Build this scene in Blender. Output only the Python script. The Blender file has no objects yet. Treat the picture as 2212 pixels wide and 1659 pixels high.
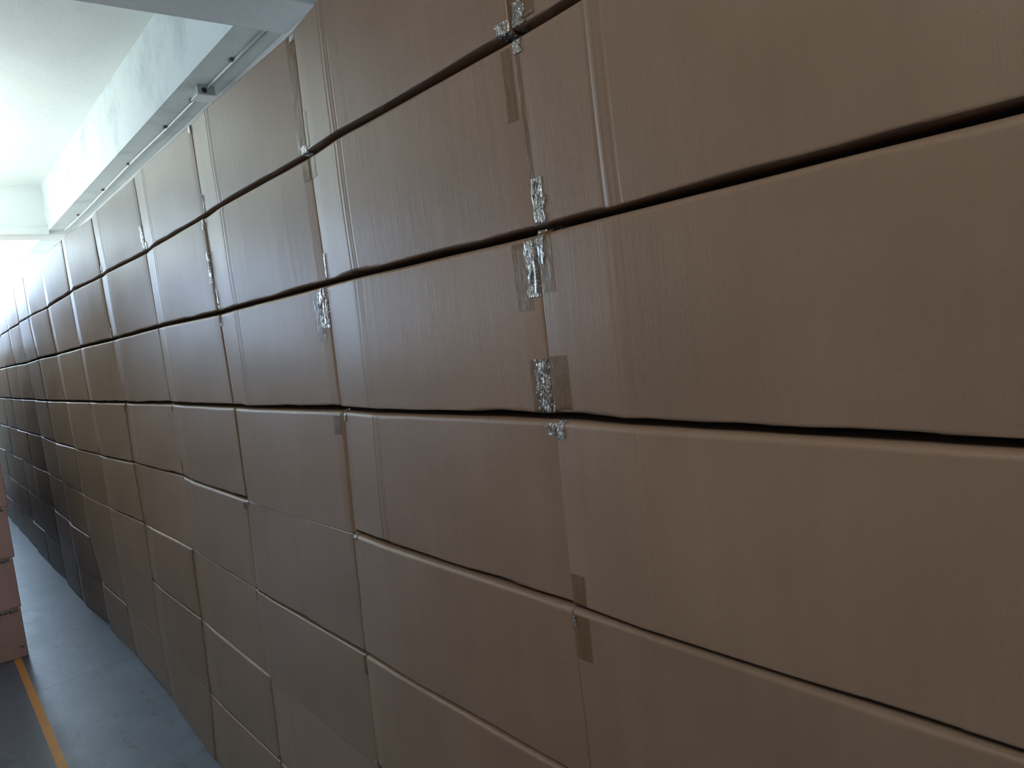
# Warehouse aisle beside a long wall of stacked cardboard boxes
import bpy, math, random
from mathutils import Vector, noise

C = bpy.context.scene.collection
W = 0.769          # box width along the wall (m)
D = 0.57           # box depth
GRID = [
    [(0.0000, 2.4000), (0.0000, 2.1000), (0.0000, 1.8000), (0.0000, 1.4870), (0.0000, 1.1750), (0.0000, 0.8820), (0.0000, 0.5850), (0.0000, 0.2900), (0.0000, 0.0000)],
    [(-0.0070, 2.4000), (-0.0070, 2.0970), (-0.0040, 1.7980), (-0.0070, 1.5020), (-0.0160, 1.1920), (-0.0160, 0.8820), (-0.0160, 0.5850), (-0.0160, 0.2900), (-0.0160, 0.0000)],
    [(0.0160, 2.4020), (0.0090, 2.1080), (0.0090, 1.8050), (0.0040, 1.5010), (-0.0110, 1.2010), (-0.0230, 0.8970), (-0.0300, 0.6050), (-0.0350, 0.2900), (-0.0350, 0.0000)],
    [(0.0030, 2.3950), (0.0060, 2.1060), (0.0050, 1.8000), (0.0080, 1.4980), (0.0040, 1.1930), (-0.0060, 0.8910), (-0.0100, 0.6000), (-0.0180, 0.3040), (-0.0180, 0.0000)],
    [(0.0130, 2.4050), (0.0180, 2.1060), (0.0200, 1.8090), (0.0210, 1.4990), (0.0250, 1.1980), (0.0100, 0.9030), (0.0050, 0.6020), (-0.0060, 0.2880), (-0.0260, 0.0000)],
    [(-0.0020, 2.3860), (0.0020, 2.1050), (0.0070, 1.8030), (0.0140, 1.4960), (0.0070, 1.2030), (0.0120, 0.8990), (0.0110, 0.6060), (0.0060, 0.2950), (0.0100, 0.0000)],
    [(-0.0090, 2.4050), (-0.0080, 2.1090), (-0.0030, 1.8030), (-0.0030, 1.4970), (0.0060, 1.1900), (0.0060, 0.8890), (0.0060, 0.6000), (0.0110, 0.3080), (0.0220, 0.0000)],
    [(-0.0190, 2.4000), (-0.0190, 2.0960), (-0.0100, 1.7970), (-0.0060, 1.4940), (-0.0040, 1.1910), (-0.0030, 0.8910), (-0.0030, 0.6000), (0.0220, 0.3000), (0.0220, 0.0000)],
    [(-0.0300, 2.4000), (-0.0300, 2.1000), (-0.0180, 1.7990), (-0.0120, 1.4920), (-0.0030, 1.1880), (-0.0030, 0.9000), (-0.0030, 0.6000), (-0.0030, 0.3000), (-0.0030, 0.0000)],
    [(-0.0060, 2.4000), (-0.0060, 2.1070), (0.0010, 1.7910), (0.0080, 1.4940), (0.0090, 1.1990), (0.0090, 0.9000), (0.0090, 0.6000), (0.0090, 0.3000), (0.0090, 0.0000)],
    [(-0.0080, 2.4000), (-0.0080, 2.1030), (0.0020, 1.7990), (-0.0030, 1.4950), (-0.0030, 1.2000), (-0.0030, 0.9000), (-0.0030, 0.6000), (-0.0030, 0.3000), (-0.0030, 0.0000)],
    [(0.0000, 2.4000), (0.0000, 2.1000), (0.0000, 1.8000), (0.0000, 1.5000), (0.0000, 1.2000), (0.0000, 0.9000), (0.0000, 0.6000), (0.0000, 0.3000), (0.0000, 0.0000)],
    [(0.0000, 2.4000), (0.0000, 2.1000), (0.0000, 1.8000), (0.0000, 1.5000), (0.0000, 1.2000), (0.0000, 0.9000), (0.0000, 0.6000), (0.0000, 0.3000), (0.0000, 0.0000)],
    [(0.0000, 2.4000), (0.0000, 2.1000), (0.0000, 1.8000), (0.0000, 1.5000), (0.0000, 1.2000), (0.0000, 0.9000), (0.0000, 0.6000), (0.0000, 0.3000), (0.0000, 0.0000)],
    [(0.0000, 2.4000), (0.0000, 2.1000), (0.0000, 1.8000), (0.0000, 1.5000), (0.0000, 1.2000), (0.0000, 0.9000), (0.0000, 0.6000), (0.0000, 0.3000), (0.0000, 0.0000)],
    [(0.0000, 2.4000), (0.0000, 2.1000), (0.0000, 1.8000), (0.0000, 1.5000), (0.0000, 1.2000), (0.0000, 0.9000), (0.0000, 0.6000), (0.0000, 0.3000), (0.0000, 0.0000)],
    [(0.0000, 2.4000), (0.0000, 2.1000), (0.0000, 1.8000), (0.0000, 1.5000), (0.0000, 1.2000), (0.0000, 0.9000), (0.0000, 0.6000), (0.0000, 0.3000), (0.0000, 0.0000)],
    [(0.0000, 2.4000), (0.0000, 2.1000), (0.0000, 1.8000), (0.0000, 1.5000), (0.0000, 1.2000), (0.0000, 0.9000), (0.0000, 0.6000), (0.0000, 0.3000), (0.0000, 0.0000)],
    [(0.0000, 2.4000), (0.0000, 2.1000), (0.0000, 1.8000), (0.0000, 1.5000), (0.0000, 1.2000), (0.0000, 0.9000), (0.0000, 0.6000), (0.0000, 0.3000), (0.0000, 0.0000)],
]
END_WIN = 20.0
SIDE_WIN = .1
EXPO = 0.0
AREAS = [  # added fill lights out of view, no real fixtures
 ('room_fill', (1.2,-1.9,3.3), (.4,0,1.8), 1.4, 1.0, 44, (1.0,.99,.97)),  # unseen fill behind the camera, brightens the near boxes
 ('hall_fill', (.5,-5.2,3.2), (-.5,0,1.6), 3.5, 1.0, 4, (1.0,.95,.90)),  # added broad dim fill, evens out the lower boxes
 ('ceiling_fill', (-6.3,-1.3,2.5), (-6.3,-1.3,3.4), 4.4, 1.1, 132, (.90,1.0,.97)),  # added fill under the slab, brightens the ceiling
 ('near_beam_fill', (-2.2,-1.9,1.9), (-2.2,-.6,3.0), 1.2, .8, 8, (.90,.98,1.0)),  # added fill from below, lifts the beam undersides
 ('far_bay_fill', (-10.3,-1.6,2.5), (-10.3,-1.6,3.4), 4.5, 1.6, 330, (.90,1.0,1.0)),  # added fill that whitens the far bay
]

# ------------------------------------------------------------------ helpers
def link(o, parent=None):
    C.objects.link(o)
    if parent: o.parent = parent
    return o

def mesh_obj(name, verts, faces, mats, parent=None, smooth=True, flat_from=None):
    me = bpy.data.meshes.new(name)
    me.from_pydata(verts, [], faces)
    for m in (mats if isinstance(mats, (list, tuple)) else [mats]): me.materials.append(m)
    for i, p in enumerate(me.polygons):
        p.use_smooth = smooth and (flat_from is None or i < flat_from)
    me.update()
    return link(bpy.data.objects.new(name, me), parent)

def tag(o, label, cat, group=None, kind=None):
    o['label'] = label; o['category'] = cat
    if group: o['group'] = group
    if kind: o['kind'] = kind
    return o

class MB:
    def __init__(s): s.v = []; s.f = []
    def quad(s, a, b, c, d):
        n = len(s.v); s.v += [a, b, c, d]; s.f.append((n, n+1, n+2, n+3))
    def box(s, x0, x1, y0, y1, z0, z1):
        n = len(s.v)
        s.v += [(x0,y0,z0),(x1,y0,z0),(x1,y1,z0),(x0,y1,z0),(x0,y0,z1),(x1,y0,z1),(x1,y1,z1),(x0,y1,z1)]
        s.f += [tuple(n+i for i in q) for q in ((0,3,2,1),(4,5,6,7),(0,1,5,4),(1,2,6,5),(2,3,7,6),(3,0,4,7))]
    def tube(s, pts, r, k=10):
        base = len(s.v)
        for i, p in enumerate(pts):
            a = Vector(pts[max(0,i-1)]); b = Vector(pts[min(len(pts)-1,i+1)])
            d = (b-a).normalized(); u = d.cross(Vector((0,0,1))).normalized(); w = u.cross(d)
            for j in range(k):
                t = 2*math.pi*j/k
                q = Vector(p)+u*(r*math.cos(t))+w*(r*math.sin(t)); s.v.append(tuple(q))
        for i in range(len(pts)-1):
            for j in range(k):
                a = base+i*k+j; b = base+i*k+(j+1)%k
                s.f.append((a, b, b+k, a+k))
        s.f.append(tuple(base+j for j in range(k))[::-1]); s.f.append(tuple(base+(len(pts)-1)*k+j for j in range(k)))
    def build(s, name, mat, parent=None, smooth=False):
        return mesh_obj(name, s.v, s.f, mat, parent, smooth)

def structure(o): o['kind'] = 'structure'; return o

# ------------------------------------------------------------------ materials
def new_mat(name):
    m = bpy.data.materials.new(name); m.use_nodes = True
    nt = m.node_tree; b = nt.nodes['Principled BSDF']
    return m, nt, b
def N(nt, t, **kw):
    n = nt.nodes.new(t)
    for k, v in kw.items(): setattr(n, k, v)
    return n
def math_node(nt, op, a, b=None, c=None):
    n = nt.nodes.new('ShaderNodeMath'); n.operation = op
    for i, x in enumerate((a, b, c)):
        if x is None: continue
        if isinstance(x, (int, float)): n.inputs[i].default_value = x
        else: nt.links.new(x, n.inputs[i])
    return n.outputs[0]
def mix_rgb(nt, fac, a, b):
    n = nt.nodes.new('ShaderNodeMix'); n.data_type = 'RGBA'
    if isinstance(fac, (int, float)): n.inputs[0].default_value = fac
    else: nt.links.new(fac, n.inputs[0])
    for i, x in ((6, a), (7, b)):
        if isinstance(x, tuple): n.inputs[i].default_value = x
        else: nt.links.new(x, n.inputs[i])
    return n.outputs[2]
def noise_tex(nt, vec, scale, detail=3, rough=.5):
    n = nt.nodes.new('ShaderNodeTexNoise'); n.inputs['Scale'].default_value = scale
    n.inputs['Detail'].default_value = detail; n.inputs['Roughness'].default_value = rough
    if vec is not None: nt.links.new(vec, n.inputs['Vector'])
    return n.outputs['Fac']
def ramp(nt, fac, stops):
    n = nt.nodes.new('ShaderNodeValToRGB'); cr = n.color_ramp
    while len(cr.elements) < len(stops): cr.elements.new(.5)
    for e, (p, c) in zip(cr.elements, stops): e.position = p; e.color = c
    nt.links.new(fac, n.inputs[0]); return n.outputs[0]
def g(v): return (v, v, v, 1)

def kraft(name, c1, c2, rough=.375, groove=1.0):
    m, nt, b = new_mat(name)
    tc = N(nt, 'ShaderNodeTexCoord'); oi = N(nt, 'ShaderNodeObjectInfo')
    obj = tc.outputs['Object']
    # offset noise per box
    add = N(nt, 'ShaderNodeVectorMath', operation='ADD'); nt.links.new(obj, add.inputs[0])
    sc = N(nt, 'ShaderNodeVectorMath', operation='SCALE'); nt.links.new(oi.outputs['Random'], sc.inputs['Scale'])
    sc.inputs[0].default_value = (37, 19, 53); nt.links.new(sc.outputs[0], add.inputs[1])
    p = add.outputs[0]
    mp = N(nt, 'ShaderNodeMapping'); mp.inputs['Scale'].default_value = (1, .3, .035); nt.links.new(p, mp.inputs[0])
    big = noise_tex(nt, p, 5, 2); fine = noise_tex(nt, p, 260, 2, .75)
    streak = noise_tex(nt, mp.outputs[0], 330, 1, .6); wide = noise_tex(nt, mp.outputs[0], 28, 2, .6)
    col = mix_rgb(nt, ramp(nt, big, [(.3, g(0)), (.7, g(1))]), c1, c2)
    col = mix_rgb(nt, ramp(nt, wide, [(.35, g(0)), (.75, g(.35))]), col, tuple(x*.88 for x in c1[:3])+(1,))
    speck = ramp(nt, fine, [(.27, g(.45)), (.36, g(0))])
    col = mix_rgb(nt, speck, col, tuple(x*.55 for x in c1[:3])+(1,))
    rnd = math_node(nt, 'MULTIPLY_ADD', oi.outputs['Random'], .14, .93)
    hs = N(nt, 'ShaderNodeHueSaturation'); nt.links.new(rnd, hs.inputs['Value']); nt.links.new(col, hs.inputs['Color'])
    col = hs.outputs[0]
    h = math_node(nt, 'MULTIPLY', streak, .00030)
    h = math_node(nt, 'MULTIPLY_ADD', wide, .0006, h)
    h = math_node(nt, 'MULTIPLY_ADD', fine, .00006, h)
    if groove:
        sx = N(nt, 'ShaderNodeSeparateXYZ'); nt.links.new(obj, sx.inputs[0])
        x0 = math_node(nt, 'MULTIPLY_ADD', oi.outputs['Random'], .022, .152)
        gs = None
        wob = math_node(nt, 'MULTIPLY_ADD', wide, .010, -.005)
        xx = math_node(nt, 'ADD', sx.outputs[0], wob)
        for off, wd, amp in ((0, .0035, -.0010*groove), (.009, .004, .0006*groove), (.027, .003, -.0006*groove)):
            d = math_node(nt, 'SUBTRACT', xx, x0); d = math_node(nt, 'SUBTRACT', d, off)
            d = math_node(nt, 'DIVIDE', d, wd); d = math_node(nt, 'MULTIPLY', d, d)
            e = math_node(nt, 'MULTIPLY', math_node(nt, 'EXPONENT', math_node(nt, 'MULTIPLY', d, -1)), amp)
            h = math_node(nt, 'ADD', h, e)
            gs = e if gs is None else math_node(nt, 'ADD', gs, e)
        dark = math_node(nt, 'MULTIPLY', gs, -150)
        dark = math_node(nt, 'MAXIMUM', dark, 0)
        col = mix_rgb(nt, dark, col, tuple(x*.6 for x in c1[:3])+(1,))
    nt.links.new(col, b.inputs['Base Color'])
    bp = N(nt, 'ShaderNodeBump'); bp.inputs['Strength'].default_value = 1; bp.inputs['Distance'].default_value = 1
    nt.links.new(h, bp.inputs['Height']); nt.links.new(bp.outputs[0], b.inputs['Normal'])
    b.inputs['Roughness'].default_value = rough
    b.inputs['Specular IOR Level'].default_value = .36
    return m

def tape_mat(name, col, alpha, rough, crumple):
    m, nt, b = new_mat(name)
    tc = N(nt, 'ShaderNodeTexCoord')
    mp0 = N(nt, 'ShaderNodeMapping'); mp0.inputs['Scale'].default_value = (1, 1, .45); nt.links.new(tc.outputs['Object'], mp0.inputs[0])
    n1 = noise_tex(nt, mp0.outputs[0], 60, 3, .6)
    mp = N(nt, 'ShaderNodeMapping'); mp.inputs['Scale'].default_value = (1, 1, .12); nt.links.new(tc.outputs['Object'], mp.inputs[0])
    n2 = noise_tex(nt, mp.outputs[0], 160, 2, .5)
    h = math_node(nt, 'MULTIPLY_ADD', n2, .35, n1)
    bp = N(nt, 'ShaderNodeBump'); bp.inputs['Strength'].default_value = 1; bp.inputs['Distance'].default_value = crumple
    nt.links.new(h, bp.inputs['Height']); nt.links.new(bp.outputs[0], b.inputs['Normal'])
    b.inputs['Base Color'].default_value = col; b.inputs['Alpha'].default_value = alpha
    b.inputs['Roughness'].default_value = rough; b.inputs['Specular IOR Level'].default_value = .9 if crumple > .005 else .32
    b.inputs['IOR'].default_value = 1.6
    b.inputs['Metallic'].default_value = .3 if crumple > .005 else 0
    b.inputs['Coat Weight'].default_value = 1.0 if crumple > .005 else .0; b.inputs['Coat Roughness'].default_value = rough*.6
    return m

M_BOX = kraft('kraft_cardboard', (.236, .155, .104, 1), (.265, .178, .122, 1))
M_BOXF = kraft('kraft_cardboard_smooth', (.236, .155, .104, 1), (.265, .178, .122, 1), groove=.22)
M_BOX2 = kraft('pinkish_kraft_cardboard', (.54, .335, .295, 1), (.60, .375, .33, 1), .6, 0)
M_SILVER = tape_mat('crumpled_clear_tape', (.30, .27, .235, 1), .80, .07, .03)
M_TAN = tape_mat('flat_brown_tape', (.20, .125, .062, 1), .62, .25, .002)

def plaster(name, base, dirty, amt, rough=.75, scale=1.6):
    m, nt, b = new_mat(name)
    tc = N(nt, 'ShaderNodeTexCoord'); o = tc.outputs['Object']
    n1 = noise_tex(nt, o, scale, 5, .6); n2 = noise_tex(nt, o, scale*9, 4, .6)
    f = math_node(nt, 'MULTIPLY', ramp(nt, n1, [(.48, g(0)), (.68, g(1))]), ramp(nt, n2, [(.3, g(.4)), (.7, g(1))]))
    f = math_node(nt, 'MULTIPLY', f, amt)
    nt.links.new(mix_rgb(nt, f, base, dirty), b.inputs['Base Color'])
    bp = N(nt, 'ShaderNodeBump'); bp.inputs['Strength'].default_value = .6; bp.inputs['Distance'].default_value = .02
    nt.links.new(math_node(nt, 'MULTIPLY_ADD', n2, .25, n1), bp.inputs['Height']); nt.links.new(bp.outputs[0], b.inputs['Normal'])
    b.inputs['Roughness'].default_value = rough
    return m
M_CEIL = plaster('painted_slab', (.84, .89, .88, 1), (.72, .78, .79, 1), .5)
M_BEAM = plaster('stained_beam_plaster', (.76, .84, .86, 1), (.42, .49, .51, 1), .85, .75, 2.2)
M_CROSS = plaster('cross_beam_paint', (.86, .93, .98, 1), (.74, .82, .89, 1), .4)
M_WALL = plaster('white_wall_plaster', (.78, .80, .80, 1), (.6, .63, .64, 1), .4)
M_DARKWALL = plaster('dark_wall_plaster', (.22, .235, .24, 1), (.15, .16, .17, 1), .4)  # dark tone for unseen walls, cuts the light they bounce

def plain(name, col, rough=.4, metal=0):
    m, nt, b = new_mat(name); b.inputs['Base Color'].default_value = col
    tc = N(nt, 'ShaderNodeTexCoord'); n1 = noise_tex(nt, tc.outputs['Object'], 30, 3)
    nt.links.new(mix_rgb(nt, n1, tuple(x*.92 for x in col[:3])+(1,), col), b.inputs['Base Color'])
    b.inputs['Roughness'].default_value = rough; b.inputs['Metallic'].default_value = metal
    return m
M_PVC = plain('white_plastic', (.82, .84, .84, 1), .3)
M_DARK = plain('dark_recess', (.02, .02, .02, 1), .6)
M_GREY = plain('grey_metal_clip', (.12, .13, .13, 1), .5)
M_JBOX = plain('grey_white_box_plastic', (.42, .45, .44, 1), .4)
M_FRAME = plain('window_frame_paint', (.75, .78, .78, 1), .4)

def emit(name, col, st):
    m = bpy.data.materials.new(name); m.use_nodes = True; nt = m.node_tree
    for n in list(nt.nodes): nt.nodes.remove(n)
    e = N(nt, 'ShaderNodeEmission'); e.inputs[0].default_value = col; e.inputs[1].default_value = st
    o = N(nt, 'ShaderNodeOutputMaterial'); nt.links.new(e.outputs[0], o.inputs[0])
    return m

def floor_mat():
    m, nt, b = new_mat('sealed_concrete_floor')
    tc = N(nt, 'ShaderNodeTexCoord'); o = tc.outputs['Object']
    n1 = noise_tex(nt, o, 1.3, 5, .6); n2 = noise_tex(nt, o, 7, 5, .65); n3 = noise_tex(nt, o, 60, 4, .6)
    col = mix_rgb(nt, ramp(nt, n1, [(.35, g(0)), (.65, g(1))]), (.085, .108, .155, 1), (.118, .143, .195, 1))
    col = mix_rgb(nt, ramp(nt, n2, [(.5, g(0)), (.72, g(.45))]), col, (.165, .195, .255, 1))
    mp = N(nt, 'ShaderNodeMapping'); mp.inputs['Scale'].default_value = (1.6, 4, 1); nt.links.new(o, mp.inputs[0])
    sp = noise_tex(nt, mp.outputs[0], 4.5, 3, .6)
    col = mix_rgb(nt, ramp(nt, sp, [(.60, g(0)), (.68, g(.7))]), col, (.055, .065, .085, 1))
    # slab joints running across the aisle
    sx = N(nt, 'ShaderNodeSeparateXYZ'); nt.links.new(o, sx.inputs[0])
    xx = math_node(nt, 'MULTIPLY_ADD', sx.outputs[1], .10, sx.outputs[0])
    d = math_node(nt, 'PINGPONG', math_node(nt, 'ADD', xx, 3.875), 1.25)
    jt = math_node(nt, 'LESS_THAN', math_node(nt, 'ABSOLUTE', math_node(nt, 'ADD', d, 0)), .009)
    col = mix_rgb(nt, math_node(nt, 'MULTIPLY', jt, .9), col, (.06, .065, .08, 1))
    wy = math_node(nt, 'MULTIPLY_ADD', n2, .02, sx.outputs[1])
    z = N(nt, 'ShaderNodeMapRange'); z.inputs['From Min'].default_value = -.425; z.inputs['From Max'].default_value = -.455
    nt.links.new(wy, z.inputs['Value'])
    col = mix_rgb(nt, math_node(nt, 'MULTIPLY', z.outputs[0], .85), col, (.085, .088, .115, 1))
    nt.links.new(col, b.inputs['Base Color'])
    r = math_node(nt, 'MULTIPLY_ADD', n2, .25, .28); nt.links.new(r, b.inputs['Roughness'])
    bp = N(nt, 'ShaderNodeBump'); bp.inputs['Strength'].default_value = .5; bp.inputs['Distance'].default_value = .004
    nt.links.new(math_node(nt, 'MULTIPLY_ADD', n3, .1, n2), bp.inputs['Height']); nt.links.new(bp.outputs[0], b.inputs['Normal'])
    return m
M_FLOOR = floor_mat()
def line_mat():
    m, nt, b = new_mat('worn_orange_paint')
    tc = N(nt, 'ShaderNodeTexCoord'); o = tc.outputs['Object']
    n1 = noise_tex(nt, o, 3, 5, .6); n2 = noise_tex(nt, o, 40, 4, .7)
    col = mix_rgb(nt, ramp(nt, n1, [(.35, g(0)), (.65, g(1))]), (.42, .17, .045, 1), (.50, .235, .06, 1))
    col = mix_rgb(nt, ramp(nt, n2, [(.6, g(0)), (.75, g(.4))]), col, (.25, .19, .14, 1))
    nt.links.new(col, b.inputs['Base Color']); b.inputs['Roughness'].default_value = .55
    return m
M_LINE = line_mat()

# ------------------------------------------------------------------ box builder
def edge_samples(L, r, n):
    """positions 0..L, packed along the rounded ends"""
    a = [r*(1-math.cos(t*math.pi/2/5)) for t in range(6)]
    mid = [r+(L-2*r)*i/n for i in range(1, n)]
    return a[:]+mid+[L-x for x in reversed(a)]

class Carton:
    """front face spans x 0..w at y~0 (facing -y); corner data lists y (bulge out of plumb) and z"""
    def __init__(s, w, yl0, yl1, yr0, yr1, zl0, zl1, zr0, zr1, seed, depth=D, tilt=.03, rt=.009, rb=.011, rs=.008, bow=.003):
        s.w=w; s.c=(yl0,yl1,yr0,yr1); s.z=(zl0,zl1,zr0,zr1); s.rnd=random.Random(seed)
        s.depth=depth; s.tilt=tilt; s.rt=rt; s.rb=rb; s.rs=rs; s.bow=bow; s.seed=seed; s.slot=rb>.008
        s.sag = s.rnd.uniform(-.0015, .003)
    def bot(s, u): return s.z[0]*(1-u)+s.z[2]*u
    def top(s, u): return s.z[1]*(1-u)+s.z[3]*u
    def front(s, x, h):
        """x along the face, h height fraction in metres above the local bottom edge -> (x,y,z)"""
        u=x/s.w; zb=s.bot(u); zt=s.top(u); H=zt-zb; v=h/H
        y=(s.c[0]*(1-v)+s.c[1]*v)*(1-u)+(s.c[2]*(1-v)+s.c[3]*v)*u
        if x<.155: y-=s.tilt*(x-.012)
        else: y-=s.tilt*.143*(1-(x-.155)/(s.w-.155))
        y-=s.bow*math.sin(math.pi*min(max(u,0),1))*math.sin(math.pi*min(max(v,0),1))
        y+=.0012*noise.noise(Vector((x*4+s.seed*3.1, h*6, s.seed)))
        a=max(0, s.rs-x, x-(s.w-s.rs))/s.rs
        R=s.rs
        rb=s.rb*(1+.35*noise.noise(Vector((x*9, s.seed*1.7, 0)))); rt=s.rt*(1+.3*noise.noise(Vector((x*7, s.seed*2.3, 4))))
        slot=0
        if h<rb:
            k=(rb-h)/rb; slot=.085*min(1,max(0,(k-.22)/.4)) if s.slot else 0
            b=min(1,k/.45) if s.slot else k; RR=.0045 if s.slot else rb
        elif H-h<rt: b=(rt-(H-h))/rt; RR=rt*1.4
        else: b=0; RR=R
        if a>0 and b>0: RR=(R*a+RR*b)/(a+b)
        elif a>0: RR=R
        q=min(1.0, a*a+b*b)
        y+=RR*(1-math.sqrt(max(0,1-q)))+slot
        return (x,y,zb+h)
    def build(s, name, mat):
        xs=[x for x in edge_samples(s.w, s.rs, 16) if abs(x-.155)>.02]+[.148,.155,.162]; xs.sort()
        hs=None
        V=[];F=[]
        H0=s.top(.5)-s.bot(.5); rb=s.rb; rt=s.rt*1.3
        lo=[0,.2*rb,.4*rb,.5*rb,.6*rb,.68*rb,.78*rb,.9*rb,rb*1.1,rb*1.35]
        hi=[H0-rt*t for t in (1.1,.9,.7,.5,.35,.22,.1,.03,0)]
        mid=[lo[-1]+(hi[0]-lo[-1])*i/11 for i in range(1,11)]
        hs=[h/H0 for h in lo+mid+hi]
        nx=len(xs); nh=len(hs)
        for hf in hs:
            for x in xs:
                u=x/s.w; H=s.top(u)-s.bot(u)
                V.append(s.front(x,hf*H))
        for j in range(nh-1):
            for i in range(nx-1):
                a=j*nx+i; F.append((a,a+1,a+1+nx,a+nx))
        nf=len(F)
        loop=[i for i in range(nx)]+[j*nx+nx-1 for j in range(1,nh)]+[(nh-1)*nx+i for i in range(nx-2,-1,-1)]+[j*nx for j in range(nh-2,0,-1)]
        b0=len(V)
        for k in loop: V.append((V[k][0], s.depth, V[k][2]))
        L=len(loop)
        for k in range(L):
            a=loop[k]; b=loop[(k+1)%L]; F.append((b,a,b0+k,b0+(k+1)%L))
        F.append(tuple(b0+k for k in range(L))[::-1])
        return mesh_obj(name,V,F,mat,None,True,nf)
    def tape(s, parent, x0, x1, h0, h1, kind='silver', wrapl=0, wrapr=0, lift=.0008, ragged=.3, nx=9, nh=16, name='packing_tape'):
        """film stuck on the face between x0..x1, h0..h1 (from the top when negative)"""
        H=s.top(.5)-s.bot(.5)
        if h0<0: h0+=H; h1=h1+H if h1<=0 else h1
        V=[];F=[]; rd=s.rnd; ph=rd.uniform(0,50)
        amp=.0022 if kind=='silver' else .0004
        for j in range(nh+1):
            t=j/nh; h=h0+(h1-h0)*t
            for i in range(nx+1):
                q=i/nx
                xa=x0; xb=x1
                if kind=='silver':
                    jag=ragged*(x1-x0)*noise.noise(Vector((ph, t*6, 1)))
                    if x0<.2: xb=x1+jag
                    else: xa=x0+jag
                x=xa+(xb-xa)*q
                x=min(max(x,.0),s.w)
                hh=min(max(h,0.0),H-.0005)
                p=s.front(x,hh)
                n_=amp*(noise.noise(Vector((x*150+ph, h*45, ph)))+.6)
                V.append((p[0], p[1]-lift-max(0,n_), p[2]))
        m=nx+1
        for j in range(nh):
            for i in range(nx):
                a=j*m+i; F.append((a,a+1,a+1+m,a+m))
        o=mesh_obj(name,V,F,M_SILVER if kind=='silver' else M_TAN,parent,True)
        return o

ORD=['top','second','third','fourth','fifth','sixth','seventh','bottom']
COLN=['first','second','third','fourth','fifth','sixth','seventh','eighth','ninth','tenth','eleventh','twelfth','thirteenth','fourteenth','fifteenth','sixteenth','seventeenth']
SPECIAL={}   # (col,row) -> (look phrase)
SPECIAL[(0,0)]='brown box with pale creased edge tape'
SPECIAL[(0,1)]='brown box, silvery tape fan at lower corner'
SPECIAL[(0,2)]='brown box, tan tape at two corners'
SPECIAL[(0,3)]='brown box, tan tape at lower corner'
SPECIAL[(0,4)]='brown box, tan tape and dark nick'
SPECIAL[(1,2)]='brown box, crinkled silver tape along edge'
SPECIAL[(1,1)]='greyish box, white shining tape strip'
SPECIAL[(2,0)]='grey box, brown tape down one edge'
SPECIAL[(2,2)]='brown box, wide crinkled silver tape corner'
SPECIAL[(2,1)]='grey box, glinting tape at one corner'
SPECIAL[(3,0)]='blue-grey box, silver tape curl'

def special_tapes(c, r, b, o):
    w=b.w; T=lambda *a,**k: b.tape(o,*a,**k)
    sp={
     (0,0): lambda:(T(.0,.055,.0,.16,'tan'), T(.0,.03,.004,.05,'silver')),
     (0,1): lambda:(T(.0,.03,.0,.085,'silver'), T(.0,.012,.02,.28,'tan'), T(.0,.02,-.025,-.002,'silver')),
     (0,2): lambda:(T(.0,.045,.0,.105,'tan'), T(.0,.035,-.10,-.004,'tan'), T(.0,.018,-.055,-.002,'silver'), T(.0,.006,.0,.03,'silver')),
     (0,3): lambda:(T(.0,.035,.0,.06,'tan'), T(.0,.022,-.03,-.0,'silver')),
     (0,4): lambda:(T(.0,.035,-.075,-.0,'tan'), T(.0,.008,-.02,-.0,'silver')),
     (1,0): lambda:(T(w-.03,w,.0,.03,'silver'), T(.0,.02,.0,.10,'tan')),
     (1,1): lambda:(T(.0,.012,.0,.075,'silver'), T(.0,.03,-.05,-.002,'tan'), T(w-.03,w-.006,-.12,-.01,'tan')),
     (1,2): lambda:(T(w-.026,w,-.10,-.004,'silver'), T(w-.032,w,.0,.10,'silver'), T(w-.045,w-.02,.0,.10,'tan'), T(w-.06,w-.02,-.12,-.01,'tan')),
     (1,3): lambda:(T(.0,.012,-.03,-.0,'silver'), T(w-.02,w,-.02,-.0,'silver')),
     (2,0): lambda:(T(w-.05,w,.02,.296,'tan'), T(w-.03,w,-.02,-.0,'silver'), T(w-.035,w,.0,.03,'silver'), T(.0,.012,.0,.07,'silver')),
     (2,1): lambda:(T(w-.04,w,-.055,-.002,'tan'), T(.0,.02,.0,.085,'silver')),
     (2,2): lambda:(T(w-.045,w,-.10,-.004,'silver'), T(w-.075,w-.03,-.13,-.008,'tan'), T(.0,.016,-.04,-.002,'silver')),
     (2,3): lambda:(T(w-.05,w-.01,-.06,-.006,'tan'),),
     (3,0): lambda:(T(.0,.03,.0,.04,'silver'), T(w-.02,w,-.03,-.0,'silver')),
     (3,1): lambda:(T(w-.022,w,.10,.20,'silver'), T(w-.02,w,-.03,-.0,'silver')),
     (4,0): lambda:(T(w-.035,w,.0,.11,'silver'), T(.0,.03,.0,.05,'silver')),
     (4,1): lambda:(T(.0,.02,.0,.08,'silver'),),
    }
    if (c,r) in sp: sp[(c,r)](); return True
    return False

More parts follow.
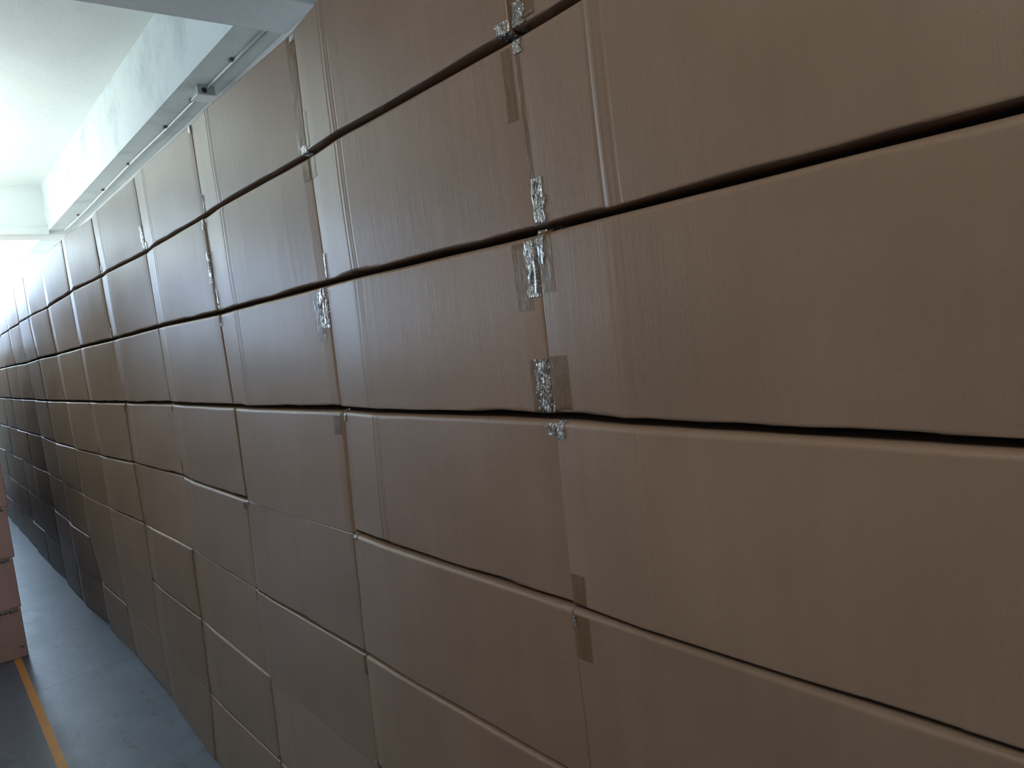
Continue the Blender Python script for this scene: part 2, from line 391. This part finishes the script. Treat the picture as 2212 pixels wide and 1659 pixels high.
protos=[]
NC=17
for c in range(NC):
    for r in range(8):
        L=GRID[c+1]; Rr=GRID[c]          # left boundary index c, right boundary index c-1
        (ylt,zlt),(ylb,zlb)=L[r],L[r+1]; (yrt,zrt),(yrb,zrb)=Rr[r],Rr[r+1]
        rd=random.Random(c*31+r*7)
        jit=rd.uniform(-.003,.003)
        gap=.0008
        x0=-W*c+gap; w=W-2*gap
        tilt=(rd.choice([.03,.04,.055]) if c<1 else rd.choice([.055,.07,.085])) if (r<4 or c>5) else rd.choice([.015,.02,.04])
        tight = r>=5 or (r==4 and c in (2,4,5,6))
        rt=.0035 if (tight and (c+r)%3) else (.007 if r<2 else .0095)
        rb=.004 if (tight and (c+r)%3) else (.0155 if r<3 else .0125)
        if c==2 and r==3: rb=.003
        if c==2 and r==4: rt=.002
        zmin=min(zlb,zrb); zlb-=zmin; zrb-=zmin; zlt-=zmin; zrt-=zmin
        b=Carton(w, ylb-.0025+jit, ylt-.0025+jit, yrb-.0025+jit, yrt-.0025+jit, zlb, zlt, zrb, zrt, c*8+r+1, tilt=tilt, rt=rt, rb=rb,
                 rs=.013 if (c,r) in ((2,2),(2,3),(3,1)) else .003)
        o=b.build('cardboard_box', M_BOX if (r<2 or (r==2 and c>=2) or (c*5+r*3)%7==0) else M_BOXF)
        o.location=(x0,0,zmin)
        look=SPECIAL.get((c,r)) or 'plain brown cardboard box'
        lay='top layer' if r==0 else ('bottom layer' if r==7 else ORD[r]+' layer')
        tag(o, '%s, %s, %s stack from near end'%(look, lay, COLN[c]), 'box', 'cardboard boxes stacked into the long wall')
        if not special_tapes(c,r,b,o):
            if rd.random()<.8: b.tape(o,.0,rd.uniform(.006,.016),.0,rd.uniform(.02,.09) if r<4 else .022,'silver')
            if rd.random()<.5: b.tape(o,.0,rd.uniform(.006,.02),-rd.uniform(.015,.04) if r<4 else -.016,-.0,'silver')
            if rd.random()<.4: b.tape(o,w-rd.uniform(.012,.03),w,-rd.uniform(.02,.06),-.002,'tan')
            if rd.random()<.35: b.tape(o,w-.016,w,.0,rd.uniform(.02,.06) if r<4 else .018,'silver')

# ------------------------------------------------------------------ the low stack on the other side of the aisle
ZS=[0,.306,.613,.921,1.229]
names=['bottom','second','third','top']
YS=[-.442,-.436,-.424,-.412,-.400]
def low_box(z0,z1,seed):
    b=Carton(W, 0,0,0,0, 0,z1-z0,0,z1-z0, seed, tilt=.0, rt=.006, rb=.0079, rs=.006)
    o=b.build('cardboard_box', M_BOX2 if seed<400 else M_BOXF)
    H=z1-z0
    return b,o
for k in range(4):
    b,o=low_box(ZS[k],ZS[k+1],300+k)
    o.rotation_euler=(0,0,math.pi/2)
    o.location=(-4.5-.004*k, YS[k]-W, ZS[k])
    # tape line along the top edge with crinkled film
    b.tape(o, .42, W-.012, -.022, -.001, 'silver', nx=40, nh=4, name='edge_tape')
    if k==0: b.tape(o, W-.035, W-.015, .06, .072, 'silver', nx=5, nh=4)
    tag(o, 'pinkish cardboard box, %s of the low four-box stack beside the aisle'%names[k], 'box', 'boxes in the low stack beside the aisle')
# the rest of that block of stock, further down the aisle; unseen, stacked high to shade it
src=None
hid=[]
for i in range(11):
    for k in range(8):
        if src is None:
            b,src=low_box(0,.305,400); o=src; b.tape(o,.1,W-.02,-.02,-.001,'silver',nx=30,nh=4,name='edge_tape'); kid=o.children[0]
        else:
            o=src.copy(); C.objects.link(o)
            q=kid.copy(); q.parent=o; C.objects.link(q)
        o.rotation_euler=(0,0,math.pi/2); o.location=(-5.16-.585*i, -.47-W, .305*k)
        tag(o, 'brown cardboard box in the block of stock behind the low stack', 'box', 'boxes in the block behind the low stack')

# ------------------------------------------------------------------ room
X0,X1=-13.2,4.2; Y0,Y1=-6.2,.66; ZC=3.42; ZB=3.0
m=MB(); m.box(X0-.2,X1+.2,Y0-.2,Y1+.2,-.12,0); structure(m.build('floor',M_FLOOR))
m=MB(); m.box(X0-.2,X1+.2,Y0-.2,Y1+.2,ZC,ZC+.15); structure(m.build('ceiling',M_CEIL))
m=MB(); m.box(X0-.2,X1+.2,Y1,Y1+.2,0,ZC); structure(m.build('wall_right',M_WALL))
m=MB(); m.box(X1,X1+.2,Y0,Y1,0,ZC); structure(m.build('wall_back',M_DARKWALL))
# far end wall with a wide window opening
WZ0,WZ1=2.1,3.3
m=MB(); m.box(X0-.2,X0,Y0,Y1,0,WZ0); m.box(X0-.2,X0,Y0,Y1,WZ1,ZC); m.box(X0-.2,X0,Y0,Y0+.3,WZ0,WZ1); m.box(X0-.2,X0,Y1-.08,Y1,WZ0,WZ1)
structure(m.build('wall_far',M_WALL))
M_SKY=emit('bright_daylight_glass',(.52,.72,1.0,1),END_WIN)
wy0,wy1=Y0+.3,Y1-.08
m=MB()
n=6
for i in range(n+1):
    y=wy0+(wy1-wy0)*i/n; m.box(X0-.08,X0-.02,y-.025,y+.025,WZ0,WZ1)
for z in (WZ0+.02,WZ1-.02): m.box(X0-.08,X0-.02,wy0,wy1,z-.025,z+.025)
fr=m.build('window_1',M_FRAME); structure(fr)
m=MB(); m.quad((X0-.1,wy0,WZ0),(X0-.1,wy1,WZ0),(X0-.1,wy1,WZ1),(X0-.1,wy0,WZ1)); m.build('window_pane',M_SKY,fr)
# side wall with a run of high windows
sx0,sx1,sz0,sz1=-12.4,-2.6,1.9,3.1
m=MB(); m.box(X0,X1,Y0-.2,Y0,0,sz0); m.box(X0,X1,Y0-.2,Y0,sz1,ZC); m.box(X0,sx0,Y0-.2,Y0,sz0,sz1); m.box(sx1,X1,Y0-.2,Y0,sz0,sz1)
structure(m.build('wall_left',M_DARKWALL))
M_SKY2=emit('side_daylight_glass',(.86,.96,1.0,1),SIDE_WIN)
m=MB()
for i in range(9):
    x=sx0+(sx1-sx0)*i/8; m.box(x-.03,x+.03,Y0-.1,Y0-.02,sz0,sz1)
for z in (sz0+.02,sz1-.02): m.box(sx0,sx1,Y0-.1,Y0-.02,z-.03,z+.03)
fr=m.build('window_2',M_FRAME); structure(fr)
m=MB(); m.quad((sx0,Y0-.12,sz0),(sx0,Y0-.12,sz1),(sx1,Y0-.12,sz1),(sx1,Y0-.12,sz0)); m.build('window_pane',M_SKY2,fr)

# beams
m=MB(); m.box(X0,X1,.45,Y1-.001,ZB,ZC+.01); structure(m.build('ceiling_beam',M_BEAM))
m=MB(); m.box(-2.149,-1.85,Y0,Y1-.001,ZB-.012,ZC+.01); structure(m.build('ceiling_beam',M_CROSS))
m=MB(); m.box(-7.45,-7.15,Y0,Y1-.001,ZB-.03,ZC+.01); m.box(-7.16,-7.10,Y0,.45,ZB-.03,ZB+.03); structure(m.build('ceiling_beam',M_CEIL))

# cable conduits under the long beam
pts=[(-2.16-.35*i, .573+.006*math.sin(i*.7)*(1 if i>3 else 0), ZB-.0075) for i in range(15)]
m=MB(); m.tube(pts,.0065)
con=m.build('cable_conduit',M_PVC,None,True)
m=MB(); m.tube([(p[0],p[1]+.017,p[2]+.004) for p in pts],.0045); m.build('second_pipe',M_PVC,con,True)
for i,x in enumerate((-2.52,-3.12,-3.62,-4.5,-5.3,-6.3)):
    m=MB(); m.box(x-.012,x+.012,.550,.5655,ZB-.012,ZB-.0005)
    m.build('pipe_clip',M_GREY,con)
tag(con,'white twin cable conduit clipped along the underside of the long beam','conduit')
jx,jy=-2.93,.560
m=MB(); m.box(jx-.04,jx+.04,jy-.042,jy+.042,ZB-.05,ZB-.0005)
jb=m.build('junction_box',M_JBOX)
m=MB(); m.box(jx-.05,jx+.05,jy-.052,jy+.052,ZB-.057,ZB-.0502); m.build('cover_plate',M_PVC,jb)
vs=[(jx+.0406,jy-.010+.0135*math.cos(t*math.pi/8),ZB-.027+.0135*math.sin(t*math.pi/8)) for t in range(16)]
mesh_obj('knockout_hole',vs,[tuple(range(16))],M_DARK,jb,False)
tag(jb,'small square junction box with a dark round hole on the conduit','junction box')

# painted line
m=MB(); n=40
for i in range(n):
    xa=-5.0+7*i/n; xb=-5.0+7*(i+1)/n
    f=lambda x:-.4915+.008*min(1,max(-.5,(-2.8-x)/1.7))
    m.quad((xa,f(xa)-.036,.0012),(xb,f(xb)-.036,.0012),(xb,f(xb),.0012),(xa,f(xa),.0012))
o=m.build('floor_marking',M_LINE)
tag(o,'worn orange painted line on the blue-grey concrete floor','floor marking')

# ------------------------------------------------------------------ lights
def area(name, loc, target, sx, sy, power, col):
    l=bpy.data.lights.new(name,'AREA'); l.shape='RECTANGLE'; l.size=sx; l.size_y=sy; l.energy=power; l.color=col
    o=bpy.data.objects.new(name,l); C.objects.link(o); o.location=loc
    o.rotation_euler=(Vector(target)-Vector(loc)).to_track_quat('-Z','Y').to_euler(); return o
for a in AREAS: area(*a)
w=bpy.data.worlds.new('world'); bpy.context.scene.world=w; w.use_nodes=True
w.node_tree.nodes['Background'].inputs[0].default_value=(.6,.75,.85,1); w.node_tree.nodes['Background'].inputs[1].default_value=.2

# ------------------------------------------------------------------ camera
cd=bpy.data.cameras.new('camera'); cam=bpy.data.objects.new('camera',cd); C.objects.link(cam)
cd.sensor_width=36; cd.lens=36*1600/2212; cd.clip_start=.02
cam.location=(.8751559,-.80590364,1.66837833)
cam.rotation_euler=(1.48581405,.11882027,.87538336)
sc=bpy.context.scene; sc.camera=cam
sc.view_settings.view_transform='Standard'; sc.view_settings.look='None'; sc.view_settings.exposure=EXPO
sc.cycles.use_denoising=True; sc.cycles.max_bounces=5; sc.cycles.diffuse_bounces=3; sc.cycles.glossy_bounces=2; sc.cycles.transparent_max_bounces=6
sc.cycles.use_adaptive_sampling=True; sc.cycles.adaptive_threshold=.05; sc.cycles.adaptive_min_samples=20
sc.cycles.sample_clamp_indirect=6
